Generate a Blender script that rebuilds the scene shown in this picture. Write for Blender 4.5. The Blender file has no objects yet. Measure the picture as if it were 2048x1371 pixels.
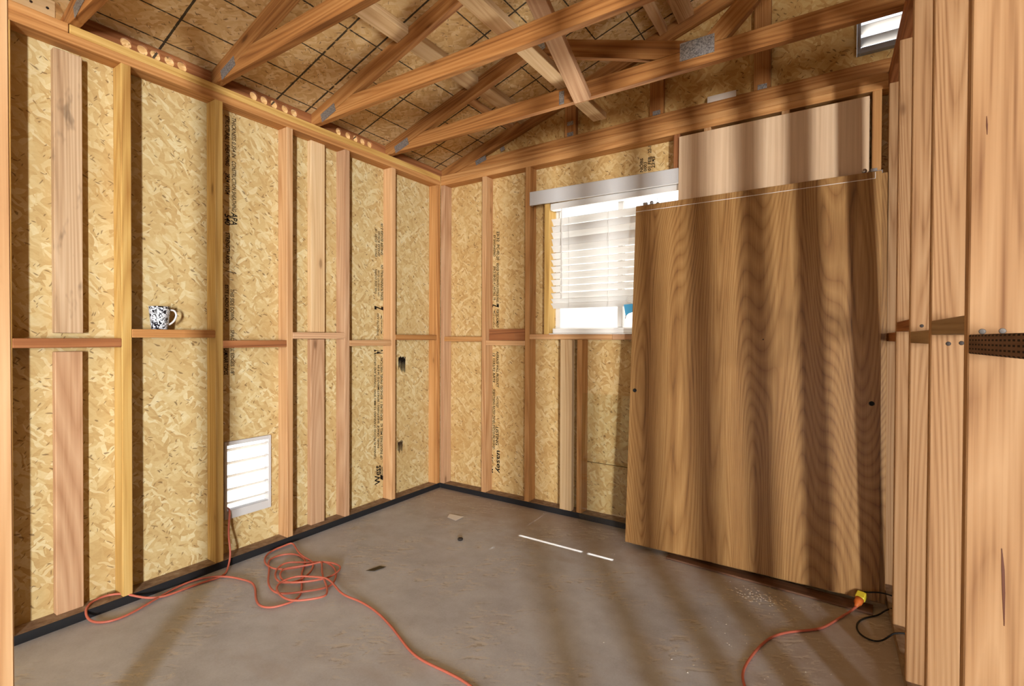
import bpy, bmesh, math, random
from mathutils import Vector, Matrix

random.seed(11)
scene = bpy.context.scene
col = scene.collection

# ------------------------------------------------------------------ camera
# axes: x = 0 inner face of the left wall's studs, y = 0 inner face of the back wall's studs, z = 0 slab
yaw, pit, rol = math.radians(33.3507), math.radians(-0.5969), math.radians(0.2364)
F = Vector((-math.sin(yaw) * math.cos(pit), math.cos(yaw) * math.cos(pit), math.sin(pit)))
R0 = Vector((math.cos(yaw), math.sin(yaw), 0))
U0 = R0.cross(F)
R = math.cos(rol) * R0 + math.sin(rol) * U0
U = -math.sin(rol) * R0 + math.cos(rol) * U0
cd = bpy.data.cameras.new('camera')
cd.sensor_width = 36
cd.lens = 986.3 / 2048 * 36
cd.clip_start = 0.02
cam = bpy.data.objects.new('camera', cd)
col.objects.link(cam)
M = Matrix.Identity(4)
for i in range(3):
    M[i][0], M[i][1], M[i][2] = R[i], U[i], -F[i]
M[0][3], M[1][3], M[2][3] = 2.6283, -2.9563, 1.1927
cam.matrix_world = M
scene.camera = cam

# ------------------------------------------------------------------ world, sun, door daylight, added lamps, exposure
SKY = 2.2
w = bpy.data.worlds.new('sky')
scene.world = w
w.use_nodes = True
nt = w.node_tree
bg = nt.nodes['Background']
bg.inputs[0].default_value = (0.86, 0.93, 1.0, 1)
bg.inputs[1].default_value = SKY

sd = bpy.data.lights.new('sun', 'SUN')
sd.energy = 13
sd.angle = 0.009
sd.color = (1.0, 0.95, 0.86)
sun = bpy.data.objects.new('sun', sd)
col.objects.link(sun)
sun.rotation_euler = Vector((0.015, -0.505, -1.40)).to_track_quat('-Z', 'Y').to_euler()


def area(name, loc, direction, sx, sy, power, color):
    l = bpy.data.lights.new(name, 'AREA')
    l.shape = 'RECTANGLE'
    l.size, l.size_y = sx, sy
    l.energy = power
    l.color = color
    o = bpy.data.objects.new(name, l)
    col.objects.link(o)
    o.location = loc
    o.rotation_euler = Vector(direction).to_track_quat('-Z', 'Y').to_euler()
    return o


# daylight in the open side door of the building (behind the camera, to the right)
key = area('daylight_side_door', (6.36, -7.4, 1.08), (-0.7145, 0.6997, 0.01), 0.36, 2.0, 205, (0.97, 0.975, 0.95))
key.data.spread = math.radians(75)
# added fill lamp at an assumed, unseen front opening behind the camera
area('added_front_fill', (3.8, -8.18, 1.15), (0, 1, 0), 4.4, 2.2, 55, (0.90, 0.95, 1.0))
# added lamp standing in for sunlit paving, brightens the trusses through the blind
area('added_window_uplight', (1.42, 1.35, -0.05), (0, -0.55, 0.83), 1.6, 1.8, 440, (1.0, 0.96, 0.88))

scene.view_settings.view_transform = 'Standard'
scene.view_settings.look = 'None'
scene.view_settings.exposure = -0.38
scene.view_settings.gamma = 1.0
scene.view_settings.use_curve_mapping = False
scene.cycles.use_denoising = True
scene.cycles.max_bounces = 6
scene.cycles.diffuse_bounces = 3
scene.cycles.glossy_bounces = 2
scene.cycles.use_adaptive_sampling = True
scene.cycles.adaptive_threshold = 0.06
scene.cycles.adaptive_min_samples = 12
scene.cycles.transparent_max_bounces = 12
scene.cycles.caustics_reflective = False
scene.cycles.caustics_refractive = False
scene.cycles.sample_clamp_indirect = 6

# ------------------------------------------------------------------ materials


def s2l(c):
    return tuple(((v / 255) / 12.92 if v / 255 <= 0.04045 else ((v / 255 + 0.055) / 1.055) ** 2.4) for v in c) + (1.0,)


class NB:
    """small node builder"""

    def __init__(self, name, rough=0.7, spec=0.3):
        self.m = bpy.data.materials.new(name)
        self.m.use_nodes = True
        self.t = self.m.node_tree
        self.b = self.t.nodes['Principled BSDF']
        self.b.inputs['Roughness'].default_value = rough
        self.b.inputs['Specular IOR Level'].default_value = spec

    def n(self, typ, **kw):
        x = self.t.nodes.new(typ)
        for k, v in kw.items():
            setattr(x, k, v)
        return x

    def l(self, a, b):
        self.t.links.new(a, b)

    def val(self, sock, v):
        if hasattr(v, 'is_linked') or isinstance(v, bpy.types.NodeSocket):
            self.l(v, sock)
        else:
            sock.default_value = v

    def math(self, op, a, b=0.0, c=0.0):
        x = self.n('ShaderNodeMath', operation=op)
        for i, v in enumerate((a, b, c)):
            self.val(x.inputs[i], v)
        return x.outputs[0]

    def mapping(self, vec, scale=(1, 1, 1), rot=(0, 0, 0), loc=(0, 0, 0)):
        x = self.n('ShaderNodeMapping')
        self.l(vec, x.inputs[0])
        x.inputs['Location'].default_value = loc
        x.inputs['Rotation'].default_value = rot
        x.inputs['Scale'].default_value = scale
        return x.outputs[0]

    def noise(self, vec, scale=1.0, detail=3.0, rough=0.55, dist=0.0, color=False):
        x = self.n('ShaderNodeTexNoise')
        self.l(vec, x.inputs['Vector'])
        x.inputs['Scale'].default_value = scale
        x.inputs['Detail'].default_value = detail
        x.inputs['Roughness'].default_value = rough
        x.inputs['Distortion'].default_value = dist
        return x.outputs['Color' if color else 'Fac']

    def ramp(self, fac, stops, interp='LINEAR'):
        x = self.n('ShaderNodeValToRGB')
        self.val(x.inputs[0], fac)
        e = x.color_ramp.elements
        x.color_ramp.interpolation = interp
        while len(e) < len(stops):
            e.new(0.5)
        for i, (p, c) in enumerate(stops):
            e[i].position = p
            e[i].color = c if len(c) == 4 else tuple(c) + (1,)
        return x.outputs[0]

    def mix(self, fac, a, b, blend='MIX'):
        x = self.n('ShaderNodeMix', data_type='RGBA', blend_type=blend)
        self.val(x.inputs[0], fac)
        self.val(x.inputs[6], a)
        self.val(x.inputs[7], b)
        return x.outputs[2]

    def smooth(self, v, lo, hi):
        x = self.n('ShaderNodeMapRange', interpolation_type='SMOOTHSTEP')
        self.val(x.inputs[0], v)
        x.inputs[1].default_value = lo
        x.inputs[2].default_value = hi
        return x.outputs[0]

    def obj(self, rand=True):
        tc = self.n('ShaderNodeTexCoord')
        v = tc.outputs['Object']
        if rand:
            oi = self.n('ShaderNodeObjectInfo')
            k = self.n('ShaderNodeVectorMath', operation='MULTIPLY_ADD')
            cmb = self.n('ShaderNodeCombineXYZ')
            for i in range(3):
                self.l(oi.outputs['Random'], cmb.inputs[i])
            self.l(cmb.outputs[0], k.inputs[0])
            k.inputs[1].default_value = (13.1, 7.7, 41.3)
            self.l(v, k.inputs[2])
            v = k.outputs[0]
            self.rand = oi.outputs['Random']
        return v

    def bump(self, h, strength=0.3, dist=0.002):
        x = self.n('ShaderNodeBump')
        x.inputs['Strength'].default_value = strength
        x.inputs['Distance'].default_value = dist
        self.l(h, x.inputs['Height'])
        self.l(x.outputs[0], self.b.inputs['Normal'])

    def color(self, c):
        self.val(self.b.inputs['Base Color'], c)


def flat(name, rgb, rough=0.5, spec=0.4, metal=0.0, lin=False):
    k = NB(name, rough, spec)
    k.color(rgb + (1,) if lin else s2l(rgb))
    k.b.inputs['Metallic'].default_value = metal
    return k.m


def wood(name, light, mid, dark, lines=9.0, contrast=1.0, vary=0.2, stain=None, rough=0.68, bw=0.46, kt=0.62):
    """sawn lumber; grain runs along local z"""
    k = NB(name, rough, 0.25)
    v = k.obj()
    f = k.noise(k.mapping(v, (8, 8, 0.33)), 1.0, 1.0, 0.4)
    rings = k.math('MULTIPLY', k.math('PINGPONG', k.math('MULTIPLY', f, lines * 1.7), 0.5), 2.0)
    fib = k.noise(k.mapping(v, (140, 140, 2.4)), 1.0, 1.5, 0.6)
    broad = k.noise(k.mapping(v, (10, 10, 0.5), loc=(3, 5, 1)), 1.0, 1.0, 0.5)
    g = k.math('ADD', k.math('MULTIPLY', rings, 0.20 * contrast), k.math('ADD', k.math('MULTIPLY', fib, 0.80 - bw), k.math('MULTIPLY', broad, bw)))
    c = k.ramp(g, [(0.26, dark), (0.48, mid), (0.72, light)])
    # knots: small dark eyes with a darker, drawn-out halo, on some cells only
    vo = k.n('ShaderNodeTexVoronoi')
    vo.inputs['Scale'].default_value = 1.0
    k.l(k.mapping(v, (8, 8, 3.0), loc=(1.7, 0.3, 4.4)), vo.inputs['Vector'])
    d = vo.outputs['Distance']
    sep = k.n('ShaderNodeSeparateColor')
    k.l(vo.outputs['Color'], sep.inputs[0])
    pick = k.math('GREATER_THAN', sep.outputs[0], kt)
    kn = k.math('MULTIPLY', k.math('SUBTRACT', 1.0, k.smooth(d, 0.04, 0.13)), pick)
    c = k.mix(k.math('MULTIPLY', kn, 0.75), c, tuple(x * 0.42 for x in dark[:3]) + (1,))
    halo = k.math('MULTIPLY', k.math('SUBTRACT', 1.0, k.smooth(d, 0.10, 0.30)), pick)
    c = k.mix(k.math('MULTIPLY', halo, 0.22), c, dark)
    if stain:
        sp = k.noise(k.mapping(v, (16, 16, 5)), 1.0, 3.0, 0.65)
        c = k.mix(k.math('MULTIPLY', k.smooth(sp, 0.55, 0.72), 0.6), c, stain)
    hs = k.n('ShaderNodeHueSaturation')
    k.l(c, hs.inputs['Color'])
    k.l(k.math('MULTIPLY_ADD', k.rand, vary, 1.0 - vary * 0.5), hs.inputs['Value'])
    k.color(hs.outputs[0])
    return k.m


def osb(name, tint=(1, 1, 1), dark=1.0, grid=False):
    """oriented strand board: layers of long flakes turned every way; pattern lies in local xy"""
    k = NB(name, 0.75, 0.2)
    v = k.obj()
    wob = k.noise(v, 16, 1.5, 0.6, color=True)
    vm = k.n('ShaderNodeVectorMath', operation='MULTIPLY_ADD')
    k.l(wob, vm.inputs[0])
    vm.inputs[1].default_value = (0.045, 0.045, 0.0)
    k.l(v, vm.inputs[2])
    v = vm.outputs[0]

    def flakes(ang, sx, sy, loc):
        x = k.n('ShaderNodeTexVoronoi')
        x.voronoi_dimensions = '2D'
        x.inputs['Scale'].default_value = 1.0
        k.l(k.mapping(k.mapping(v, rot=(0, 0, ang)), (sx, sy, 1), loc=loc), x.inputs['Vector'])
        s = k.n('ShaderNodeSeparateColor')
        k.l(x.outputs['Color'], s.inputs[0])
        return s.outputs[0], s.outputs[1], x.outputs['Distance']
    base, _, dd = flakes(0.25, 13, 46, (0, 0, 0))
    for i, (a, sx, sy, th) in enumerate(((1.45, 13, 54, 0.45), (-0.65, 14, 58, 0.55), (0.8, 19, 80, 0.64))):
        val, msk, d2 = flakes(a, sx, sy, (i * 3.1 + 1, i * 5.7, 0))
        x = k.n('ShaderNodeMix', data_type='FLOAT')
        k.l(k.math('GREATER_THAN', msk, th), x.inputs[0])
        k.l(base, x.inputs[2])
        k.l(val, x.inputs[3])
        base = x.outputs[0]
    fine = k.noise(k.mapping(v, (40, 95, 1), rot=(0, 0, 0.9)), 1.0, 3.0, 0.7)
    base = k.math('ADD', k.math('MULTIPLY', base, 0.62), k.math('MULTIPLY', fine, 0.42))

    def tn(c):
        return tuple(a * b * dark for a, b in zip(s2l(c)[:3], tint)) + (1,)
    c = k.ramp(base, [(0.10, tn((184, 148, 98))), (0.34, tn((202, 169, 118))), (0.55, tn((211, 182, 132))), (0.72, tn((218, 194, 148))), (0.92, tn((228, 210, 172)))])
    big = k.noise(v, 2.6, 2.0, 0.55)
    c = k.mix(k.math('MULTIPLY', k.smooth(big, 0.45, 0.70), 0.38), c, tn((192, 154, 100)))
    for a, sx, sy, th, amt in ((0.5, 34, 120, 0.962, 0.7), (-0.9, 44, 170, 0.955, 0.65)):
        val, msk, d2 = flakes(a, sx, sy, (9 + a * 3, 2, 0))
        mm = k.math('MULTIPLY', k.math('GREATER_THAN', msk, th), k.math('SUBTRACT', 1.0, k.smooth(d2, 0.22, 0.45)))
        c = k.mix(k.math('MULTIPLY', mm, amt), c, tn((104, 72, 44)))
    if grid:
        g = k.n('ShaderNodeNewGeometry')
        s = k.n('ShaderNodeSeparateXYZ')
        k.l(g.outputs['Position'], s.inputs[0])
        tot = None
        rag = k.noise(g.outputs['Position'], 60, 2, 0.6)
        brk = k.smooth(k.noise(g.outputs['Position'], 30, 1, 0.6), 0.22, 0.36)
        for ax, vals, wd in ((0, (0.017, 0.176, 0.379, 0.585, 1.0, 1.2, 1.41, 1.62), 0.0034), (1, (-0.02, -0.215, -0.385, -0.77, -1.162, -1.345, -1.924, -2.33), 0.0052)):
            for q in vals:
                d = k.math('ABSOLUTE', k.math('SUBTRACT', s.outputs[ax], q))
                d = k.math('SUBTRACT', d, k.math('MULTIPLY', rag, 0.004))
                on = k.math('LESS_THAN', d, wd - 0.002)
                tot = on if tot is None else k.math('MAXIMUM', tot, on)
        c = k.mix(k.math('MULTIPLY', k.math('MULTIPLY', tot, brk), 0.92), c, (0.012, 0.013, 0.014, 1))
    k.color(c)
    return k.m


W_YEL = wood('fir_yellow', s2l((220, 184, 116)), s2l((202, 160, 90)), s2l((168, 120, 60)), 8)
W_TAN = wood('fir_tan', s2l((216, 176, 132)), s2l((198, 152, 106)), s2l((166, 114, 72)), 9)
W_PINK = wood('fir_pink', s2l((208, 170, 134)), s2l((190, 148, 112)), s2l((160, 114, 80)), 9)
W_ORG = wood('fir_orange', s2l((206, 156, 102)), s2l((186, 132, 78)), s2l((148, 96, 52)), 8)
W_TRUSS = wood('truss_lumber', s2l((184, 134, 80)), s2l((162, 108, 58)), s2l((116, 70, 32)), 11, 1.1)
W_RED = wood('fir_red_brown', s2l((184, 126, 82)), s2l((160, 102, 62)), s2l((114, 66, 38)), 9)
W_PALE = wood('fir_pale', s2l((220, 190, 150)), s2l((206, 172, 128)), s2l((182, 140, 96)), 10)
W_RIGHT = wood('fir_partition', s2l((184, 144, 104)), s2l((168, 126, 86)), s2l((128, 86, 52)), 16, 1.3, 0.14, bw=0.30, kt=0.30)
W_GREY = wood('fir_weathered', s2l((206, 178, 146)), s2l((184, 152, 118)), s2l((146, 112, 82)), 7, 1.0, 0.1, s2l((78, 62, 50)))
W_MUSH = wood('fir_grey_brown', s2l((176, 148, 112)), s2l((156, 126, 92)), s2l((122, 92, 62)), 9)
OSB_WALL = osb('osb_wall', (0.96, 1.0, 0.97), 0.97)
OSB_BACK = osb('osb_back', (1.0, 0.93, 0.80), 0.95)
OSB_GABLE = osb('osb_gable', (1.0, 0.85, 0.62), 0.85)
OSB_ROOF = osb('osb_roof', (1.0, 0.95, 0.90), 1.12, True)

# sole plates: dusty top, black painted room side (by face, not by shade)
BLACK = flat('black_sill_paint', (30, 30, 33), 0.55, 0.4)
kd = NB('dusty_plate', 0.9, 0.1)
kd.color(kd.ramp(kd.noise(kd.obj(), 30, 4, 0.6), [(0.3, s2l((128, 104, 86))), (0.6, s2l((160, 138, 118))), (0.8, s2l((182, 166, 150)))]))
DUST = kd.m
METAL = None
km = NB('galvanised_plate', 0.42, 0.5)
vv = km.obj()
br = km.n('ShaderNodeTexBrick')
km.l(km.mapping(vv, (60, 60, 60)), br.inputs[0])
km.color(km.ramp(km.noise(km.mapping(vv, (160, 60, 160)), 1.0, 2, 0.6), [(0.35, s2l((120, 122, 126))), (0.62, s2l((186, 188, 192)))]))
km.b.inputs['Metallic'].default_value = 0.75
km.bump(km.noise(vv, 180, 2, 0.6), 0.6, 0.002)
METAL = km.m
STEEL = flat('zinc', (170, 170, 174), 0.35, 0.5, 0.9)
NAIL2 = flat('grey_nail', (112, 104, 98), 0.5, 0.4, 0.3)
NAIL = flat('dark_nail', (52, 40, 34), 0.5, 0.4, 0.4)
WHITE = flat('white_vinyl', (224, 221, 218), 0.45, 0.4)
GREYWHITE = flat('grey_white_valance', (204, 202, 202), 0.5, 0.35)
INK = flat('black_ink', (24, 19, 15), 0.8, 0.1)
INK2 = flat('faded_ink', (70, 54, 36), 0.8, 0.1)
ORANGE = flat('orange_cord', (190, 102, 82), 0.45, 0.4)
ORANGE2 = flat('orange_sleeve', (214, 112, 48), 0.5, 0.4)
YELLOW = flat('yellow_connector', (224, 204, 60), 0.4, 0.5)
BLKRUB = flat('black_rubber', (22, 22, 24), 0.5, 0.3)
PAPER = flat('white_paper', (240, 238, 236), 0.8, 0.1)
BLUE = flat('blue_plastic', (70, 160, 205), 0.4, 0.4)
STICKER = flat('white_sticker', (204, 192, 182), 0.7, 0.2)
CHIP = flat('white_chip', (214, 206, 196), 0.8, 0.1)
PEBBLE = flat('dark_pebble', (60, 54, 50), 0.8, 0.1)

kb = NB('blind_slat', 0.5, 0.3)
kb.color(s2l((236, 233, 230)))
tr = kb.n('ShaderNodeBsdfTranslucent')
tr.inputs[0].default_value = (0.92, 0.9, 0.87, 1)
ms = kb.n('ShaderNodeMixShader')
ms.inputs[0].default_value = 0.12
kb.l(kb.b.outputs[0], ms.inputs[1])
kb.l(tr.outputs[0], ms.inputs[2])
kb.l(ms.outputs[0], kb.t.nodes['Material Output'].inputs[0])
SLAT = kb.m

kg = NB('clear_glass', 0.02, 0.5)
tp = kg.n('ShaderNodeBsdfTransparent')
tp.inputs[0].default_value = (0.955, 0.965, 0.96, 1)
gl = kg.n('ShaderNodeBsdfGlossy')
gl.inputs['Roughness'].default_value = 0.02
fr = kg.n('ShaderNodeLayerWeight')
ms = kg.n('ShaderNodeMixShader')
kg.l(kg.math('MULTIPLY_ADD', kg.math('POWER', fr.outputs['Facing'], 4.0), 0.6, 0.04), ms.inputs[0])
kg.l(tp.outputs[0], ms.inputs[1])
kg.l(gl.outputs[0], ms.inputs[2])
kg.l(ms.outputs[0], kg.t.nodes['Material Output'].inputs[0])
GLASS = kg.m

# oak veneer: contour lines of a stretched noise give the cathedral figure; grain along local z
ko = NB('oak_veneer', 0.42, 0.35)
v = ko.obj()
f1 = ko.noise(ko.mapping(v, (3.0, 1, 0.34), loc=(0.4, 0, 0.2)), 1.0, 1.2, 0.35, 0.2)
ln = ko.math('PINGPONG', ko.math('MULTIPLY', f1, 84.0), 0.5)
ln = ko.math('POWER', ko.math('MULTIPLY', ln, 2.0), 0.6)
fib = ko.noise(ko.mapping(v, (260, 60, 6)), 1.0, 3, 0.6)
st = ko.noise(ko.mapping(v, (22, 1, 0.5)), 1.0, 3, 0.55)
c = ko.ramp(ko.math('ADD', ko.math('MULTIPLY', ln, 0.17), ko.math('ADD', ko.math('MULTIPLY', fib, 0.32), ko.math('MULTIPLY', st, 0.40))),
            [(0.22, s2l((88, 56, 28))), (0.38, s2l((142, 100, 56))), (0.54, s2l((168, 126, 76))), (0.72, s2l((188, 148, 98)))])
ko.color(c)
OAK = ko.m
ke = NB('oak_edge', 0.6, 0.3)
ke.color(s2l((150, 104, 62)))
OAKEDGE = ke.m
kp = NB('birch_veneer', 0.5, 0.3)
v = kp.obj()
kp.color(kp.ramp(kp.noise(kp.mapping(v, (60, 60, 0.9)), 1.0, 4, 0.6), [(0.3, s2l((206, 172, 138))), (0.55, s2l((222, 190, 156))), (0.75, s2l((230, 202, 170)))]))
BIRCH = kp.m
kf = NB('brown_board', 0.6, 0.3)
kf.color(kf.ramp(kf.noise(kf.mapping(kf.obj(), (60, 60, 3)), 1.0, 3, 0.6), [(0.3, s2l((82, 56, 42))), (0.7, s2l((120, 86, 66)))]))
BRBOARD = kf.m

# incised, treated block
ki = NB('incised_treated_wood', 0.8, 0.2)
v = ki.obj(False)
b = ki.n('ShaderNodeTexBrick')
ki.l(ki.mapping(v, (1, 1, 1), rot=(0, math.radians(90), 0)), b.inputs[0])
sx = ki.n('ShaderNodeSeparateXYZ')
ki.l(v, sx.inputs[0])
fz = ki.math('FRACT', ki.math('MULTIPLY', sx.outputs[2], 44.0))
fx = ki.math('FRACT', ki.math('MULTIPLY', sx.outputs[0], 118.0))
sl = ki.math('MULTIPLY', ki.math('LESS_THAN', fz, 0.55), ki.math('LESS_THAN', fx, 0.38))
base = ki.ramp(ki.noise(ki.mapping(v, (60, 60, 5)), 1, 3, 0.6), [(0.3, s2l((92, 66, 52))), (0.7, s2l((124, 92, 74)))])
ki.color(ki.mix(sl, base, s2l((28, 20, 18))))
INCISED = ki.m

# slab
kc = NB('concrete_slab', 0.55, 0.35)
g = kc.n('ShaderNodeNewGeometry')
p = g.outputs['Position']
n1 = kc.noise(p, 1.6, 6, 0.62)
n2 = kc.noise(p, 9, 5, 0.6)
n3 = kc.noise(p, 120, 3, 0.7)
t = kc.math('ADD', kc.math('MULTIPLY', n1, 0.5), kc.math('ADD', kc.math('MULTIPLY', n2, 0.32), kc.math('MULTIPLY', n3, 0.18)))
c = kc.ramp(t, [(0.32, s2l((156, 158, 166))), (0.5, s2l((184, 188, 198))), (0.66, s2l((202, 207, 217)))])
# brown soiling along the walls and in broad patches
sp = kc.n('ShaderNodeSeparateXYZ')
kc.l(p, sp.inputs[0])
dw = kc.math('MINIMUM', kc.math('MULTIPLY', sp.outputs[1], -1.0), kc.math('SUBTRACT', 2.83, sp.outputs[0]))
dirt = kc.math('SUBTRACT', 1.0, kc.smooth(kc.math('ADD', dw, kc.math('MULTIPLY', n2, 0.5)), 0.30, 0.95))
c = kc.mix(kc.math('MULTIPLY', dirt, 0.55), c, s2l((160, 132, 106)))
pat = kc.smooth(kc.noise(kc.mapping(p, (1.1, 2.2, 1), rot=(0, 0, 0.6)), 1.7, 4, 0.6), 0.54, 0.72)
c = kc.mix(kc.math('MULTIPLY', pat, 0.30), c, s2l((156, 138, 124)))
# dried flaking smears: short ragged tan streaks in clusters, across the view
cl = kc.smooth(kc.noise(p, 2.3, 3, 0.6), 0.47, 0.58)
sm = kc.noise(kc.mapping(kc.mapping(p, rot=(0, 0, -0.58)), (13, 38, 1)), 1.0, 5, 0.75, 0.9)
smk = kc.math('MULTIPLY', kc.smooth(sm, 0.53, 0.58), cl)
c = kc.mix(kc.math('MULTIPLY', smk, 0.6), c, s2l((208, 203, 196)))
smd = kc.math('MULTIPLY', kc.smooth(kc.noise(kc.mapping(kc.mapping(p, rot=(0, 0, -0.58)), (13, 38, 1), loc=(0.12, 0.35, 0)), 1.0, 5, 0.75, 0.9), 0.57, 0.63), cl)
c = kc.mix(kc.math('MULTIPLY', smd, 0.45), c, s2l((124, 106, 88)))
kc.color(c)
kc.val(kc.b.inputs['Roughness'], kc.math('MULTIPLY_ADD', n1, 0.35, 0.30))
CONC = kc.m

kx = NB('outside_ground', 0.9, 0.1)
kx.color((0.78, 0.70, 0.60, 1))
GROUND = kx.m
SCREENWALL = flat('screen_wall_stucco', (243, 241, 238), 0.9, 0.1)
SHELL = flat('shell_sheathing', (120, 100, 78), 0.8, 0.1)

# mug print: black scrolls on white glaze
kk = NB('floral_glaze', 0.18, 0.5)
v = kk.obj(False)
a = kk.noise(v, 62, 2.5, 0.55, 1.6)
b2 = kk.noise(v, 130, 1.5, 0.5, 1.0)
m1 = kk.math('GREATER_THAN', a, 0.515)
m2 = kk.math('GREATER_THAN', b2, 0.60)
kk.color(kk.mix(kk.math('MAXIMUM', m1, m2), s2l((216, 219, 226)), s2l((24, 26, 36))))
FLORAL = kk.m
GLAZE = flat('white_glaze', (214, 212, 212), 0.18, 0.5)

# ------------------------------------------------------------------ geometry helpers
WM = {}


def wm(o):
    return WM.get(o, Matrix.Identity(4))


def frame(o, z, x):
    z = Vector(z).normalized()
    x = Vector(x)
    x = (x - x.dot(z) * z).normalized()
    y = z.cross(x)
    m = Matrix.Identity(4)
    for i in range(3):
        m[i][0], m[i][1], m[i][2], m[i][3] = x[i], y[i], z[i], o[i]
    return m


def link(name, data, fr=None, parent=None):
    o = bpy.data.objects.new(name, data)
    col.objects.link(o)
    fr = fr or Matrix.Identity(4)
    WM[o] = fr
    if parent is not None:
        o.parent = parent
        o.matrix_basis = wm(parent).inverted() @ fr
    else:
        o.matrix_basis = fr
    return o


def mk(name, verts, faces, mat, parent=None, fr=None, bevel=0.0, smooth=False, seg=1):
    """verts are world coordinates"""
    inv = (fr or Matrix.Identity(4)).inverted()
    bm = bmesh.new()
    vs = [bm.verts.new(inv @ Vector(p)) for p in verts]
    for f in faces:
        try:
            bm.faces.new([vs[i] for i in f])
        except ValueError:
            pass
    bmesh.ops.recalc_face_normals(bm, faces=bm.faces)
    if bevel:
        bmesh.ops.bevel(bm, geom=list(bm.edges), offset=bevel, segments=seg, affect='EDGES', profile=0.5)
    me = bpy.data.meshes.new(name)
    bm.to_mesh(me)
    bm.free()
    for m in (mat if isinstance(mat, (list, tuple)) else [mat]):
        me.materials.append(m)
    if smooth:
        for p in me.polygons:
            p.use_smooth = True
    return link(name, me, fr, parent)


BF = [(0, 1, 2, 3), (7, 6, 5, 4), (0, 4, 5, 1), (1, 5, 6, 2), (2, 6, 7, 3), (3, 7, 4, 0)]


def box(name, xr, yr, zr, mat, parent=None, bevel=0.0025, axis=None):
    x0, x1 = xr
    y0, y1 = yr
    z0, z1 = zr
    vs = [(x0, y0, z0), (x1, y0, z0), (x1, y1, z0), (x0, y1, z0), (x0, y0, z1), (x1, y0, z1), (x1, y1, z1), (x0, y1, z1)]
    dims = {'x': x1 - x0, 'y': y1 - y0, 'z': z1 - z0}
    axis = axis or max(dims, key=dims.get)
    zd = {'x': (1, 0, 0), 'y': (0, 1, 0), 'z': (0, 0, 1)}[axis]
    xd = {'x': (0, 0, 1), 'y': (0, 0, 1), 'z': (1, 0, 0)}[axis]
    c = ((x0 + x1) / 2, (y0 + y1) / 2, (z0 + z1) / 2)
    return mk(name, vs, BF, mat, parent, frame(c, zd, xd), bevel)


def board(name, a, b, w, t, wdir, mat, parent=None, bevel=0.0025):
    """board from a to b (centres of its ends), w wide along wdir, t thick"""
    a, b = Vector(a), Vector(b)
    fr = frame((a + b) / 2, b - a, wdir)
    L = (b - a).length / 2
    vs = [fr @ Vector((sx * w / 2, sy * t / 2, sz * L)) for sz in (-1, 1) for sx, sy in ((-1, -1), (1, -1), (1, 1), (-1, 1))]
    return mk(name, vs, BF, mat, parent, fr, bevel)


def prism_y(name, pts, y0, y1, mat, parent=None, d=(1, 0, 0), bevel=0.002):
    """polygon in xz, extruded along y; grain along d"""
    n = len(pts)
    vs = [(x, y0, z) for x, z in pts] + [(x, y1, z) for x, z in pts]
    fs = [tuple(range(n)), tuple(range(2 * n - 1, n - 1, -1))] + [(i, (i + 1) % n, n + (i + 1) % n, n + i) for i in range(n)]
    cx = sum(q[0] for q in pts) / n
    cz = sum(q[1] for q in pts) / n
    return mk(name, vs, fs, mat, parent, frame((cx, (y0 + y1) / 2, cz), d, (0, 0, 1)), bevel)


def empty(name, loc=(0, 0, 0)):
    return link(name, None, Matrix.Translation(Vector(loc)))


def tag(o, label, cat=None, group=None, kind=None):
    o['label'] = label
    if cat:
        o['category'] = cat
    if group:
        o['group'] = group
    if kind:
        o['kind'] = kind
    return o


def sheet(name, o, ux, uy, rects, t, mat, parent):
    """sheet goods: list of (u0,u1,v0,v1) rectangles in the plane o + u ux + v uy, thickness t away from the room"""
    ux, uy = Vector(ux).normalized(), Vector(uy).normalized()
    fr = frame(o, ux.cross(uy), ux)
    vs, fs = [], []
    for (a, b, c, d) in rects:
        k = len(vs)
        for z in (0, -t):
            for (u, v_) in ((a, c), (b, c), (b, d), (a, d)):
                vs.append(fr @ Vector((u, v_, z)))
        fs += [tuple(i + k for i in f) for f in BF]
    return mk(name, vs, fs, mat, parent, fr)


def tube(name, pts, r, mat, parent=None, cyclic=False, res=6, bev=4, fr=None):
    cu = bpy.data.curves.new(name, 'CURVE')
    cu.dimensions = '3D'
    cu.resolution_u = res
    cu.bevel_depth = r
    cu.bevel_resolution = bev
    cu.use_fill_caps = True
    inv = (fr or Matrix.Identity(4)).inverted()
    sp = cu.splines.new('NURBS')
    sp.points.add(len(pts) - 1)
    for q, p_ in zip(sp.points, pts):
        v_ = inv @ Vector(p_)
        q.co = (v_.x, v_.y, v_.z, 1)
    sp.order_u = 4
    sp.use_endpoint_u = True
    sp.use_cyclic_u = cyclic
    tmp = bpy.data.objects.new(name, cu)
    me = bpy.data.meshes.new_from_object(tmp)
    bpy.data.objects.remove(tmp)
    bpy.data.curves.remove(cu)
    me.name = name
    me.materials.clear()
    me.materials.append(mat)
    for p_ in me.polygons:
        p_.use_smooth = True
    return link(name, me, fr, parent)


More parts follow.
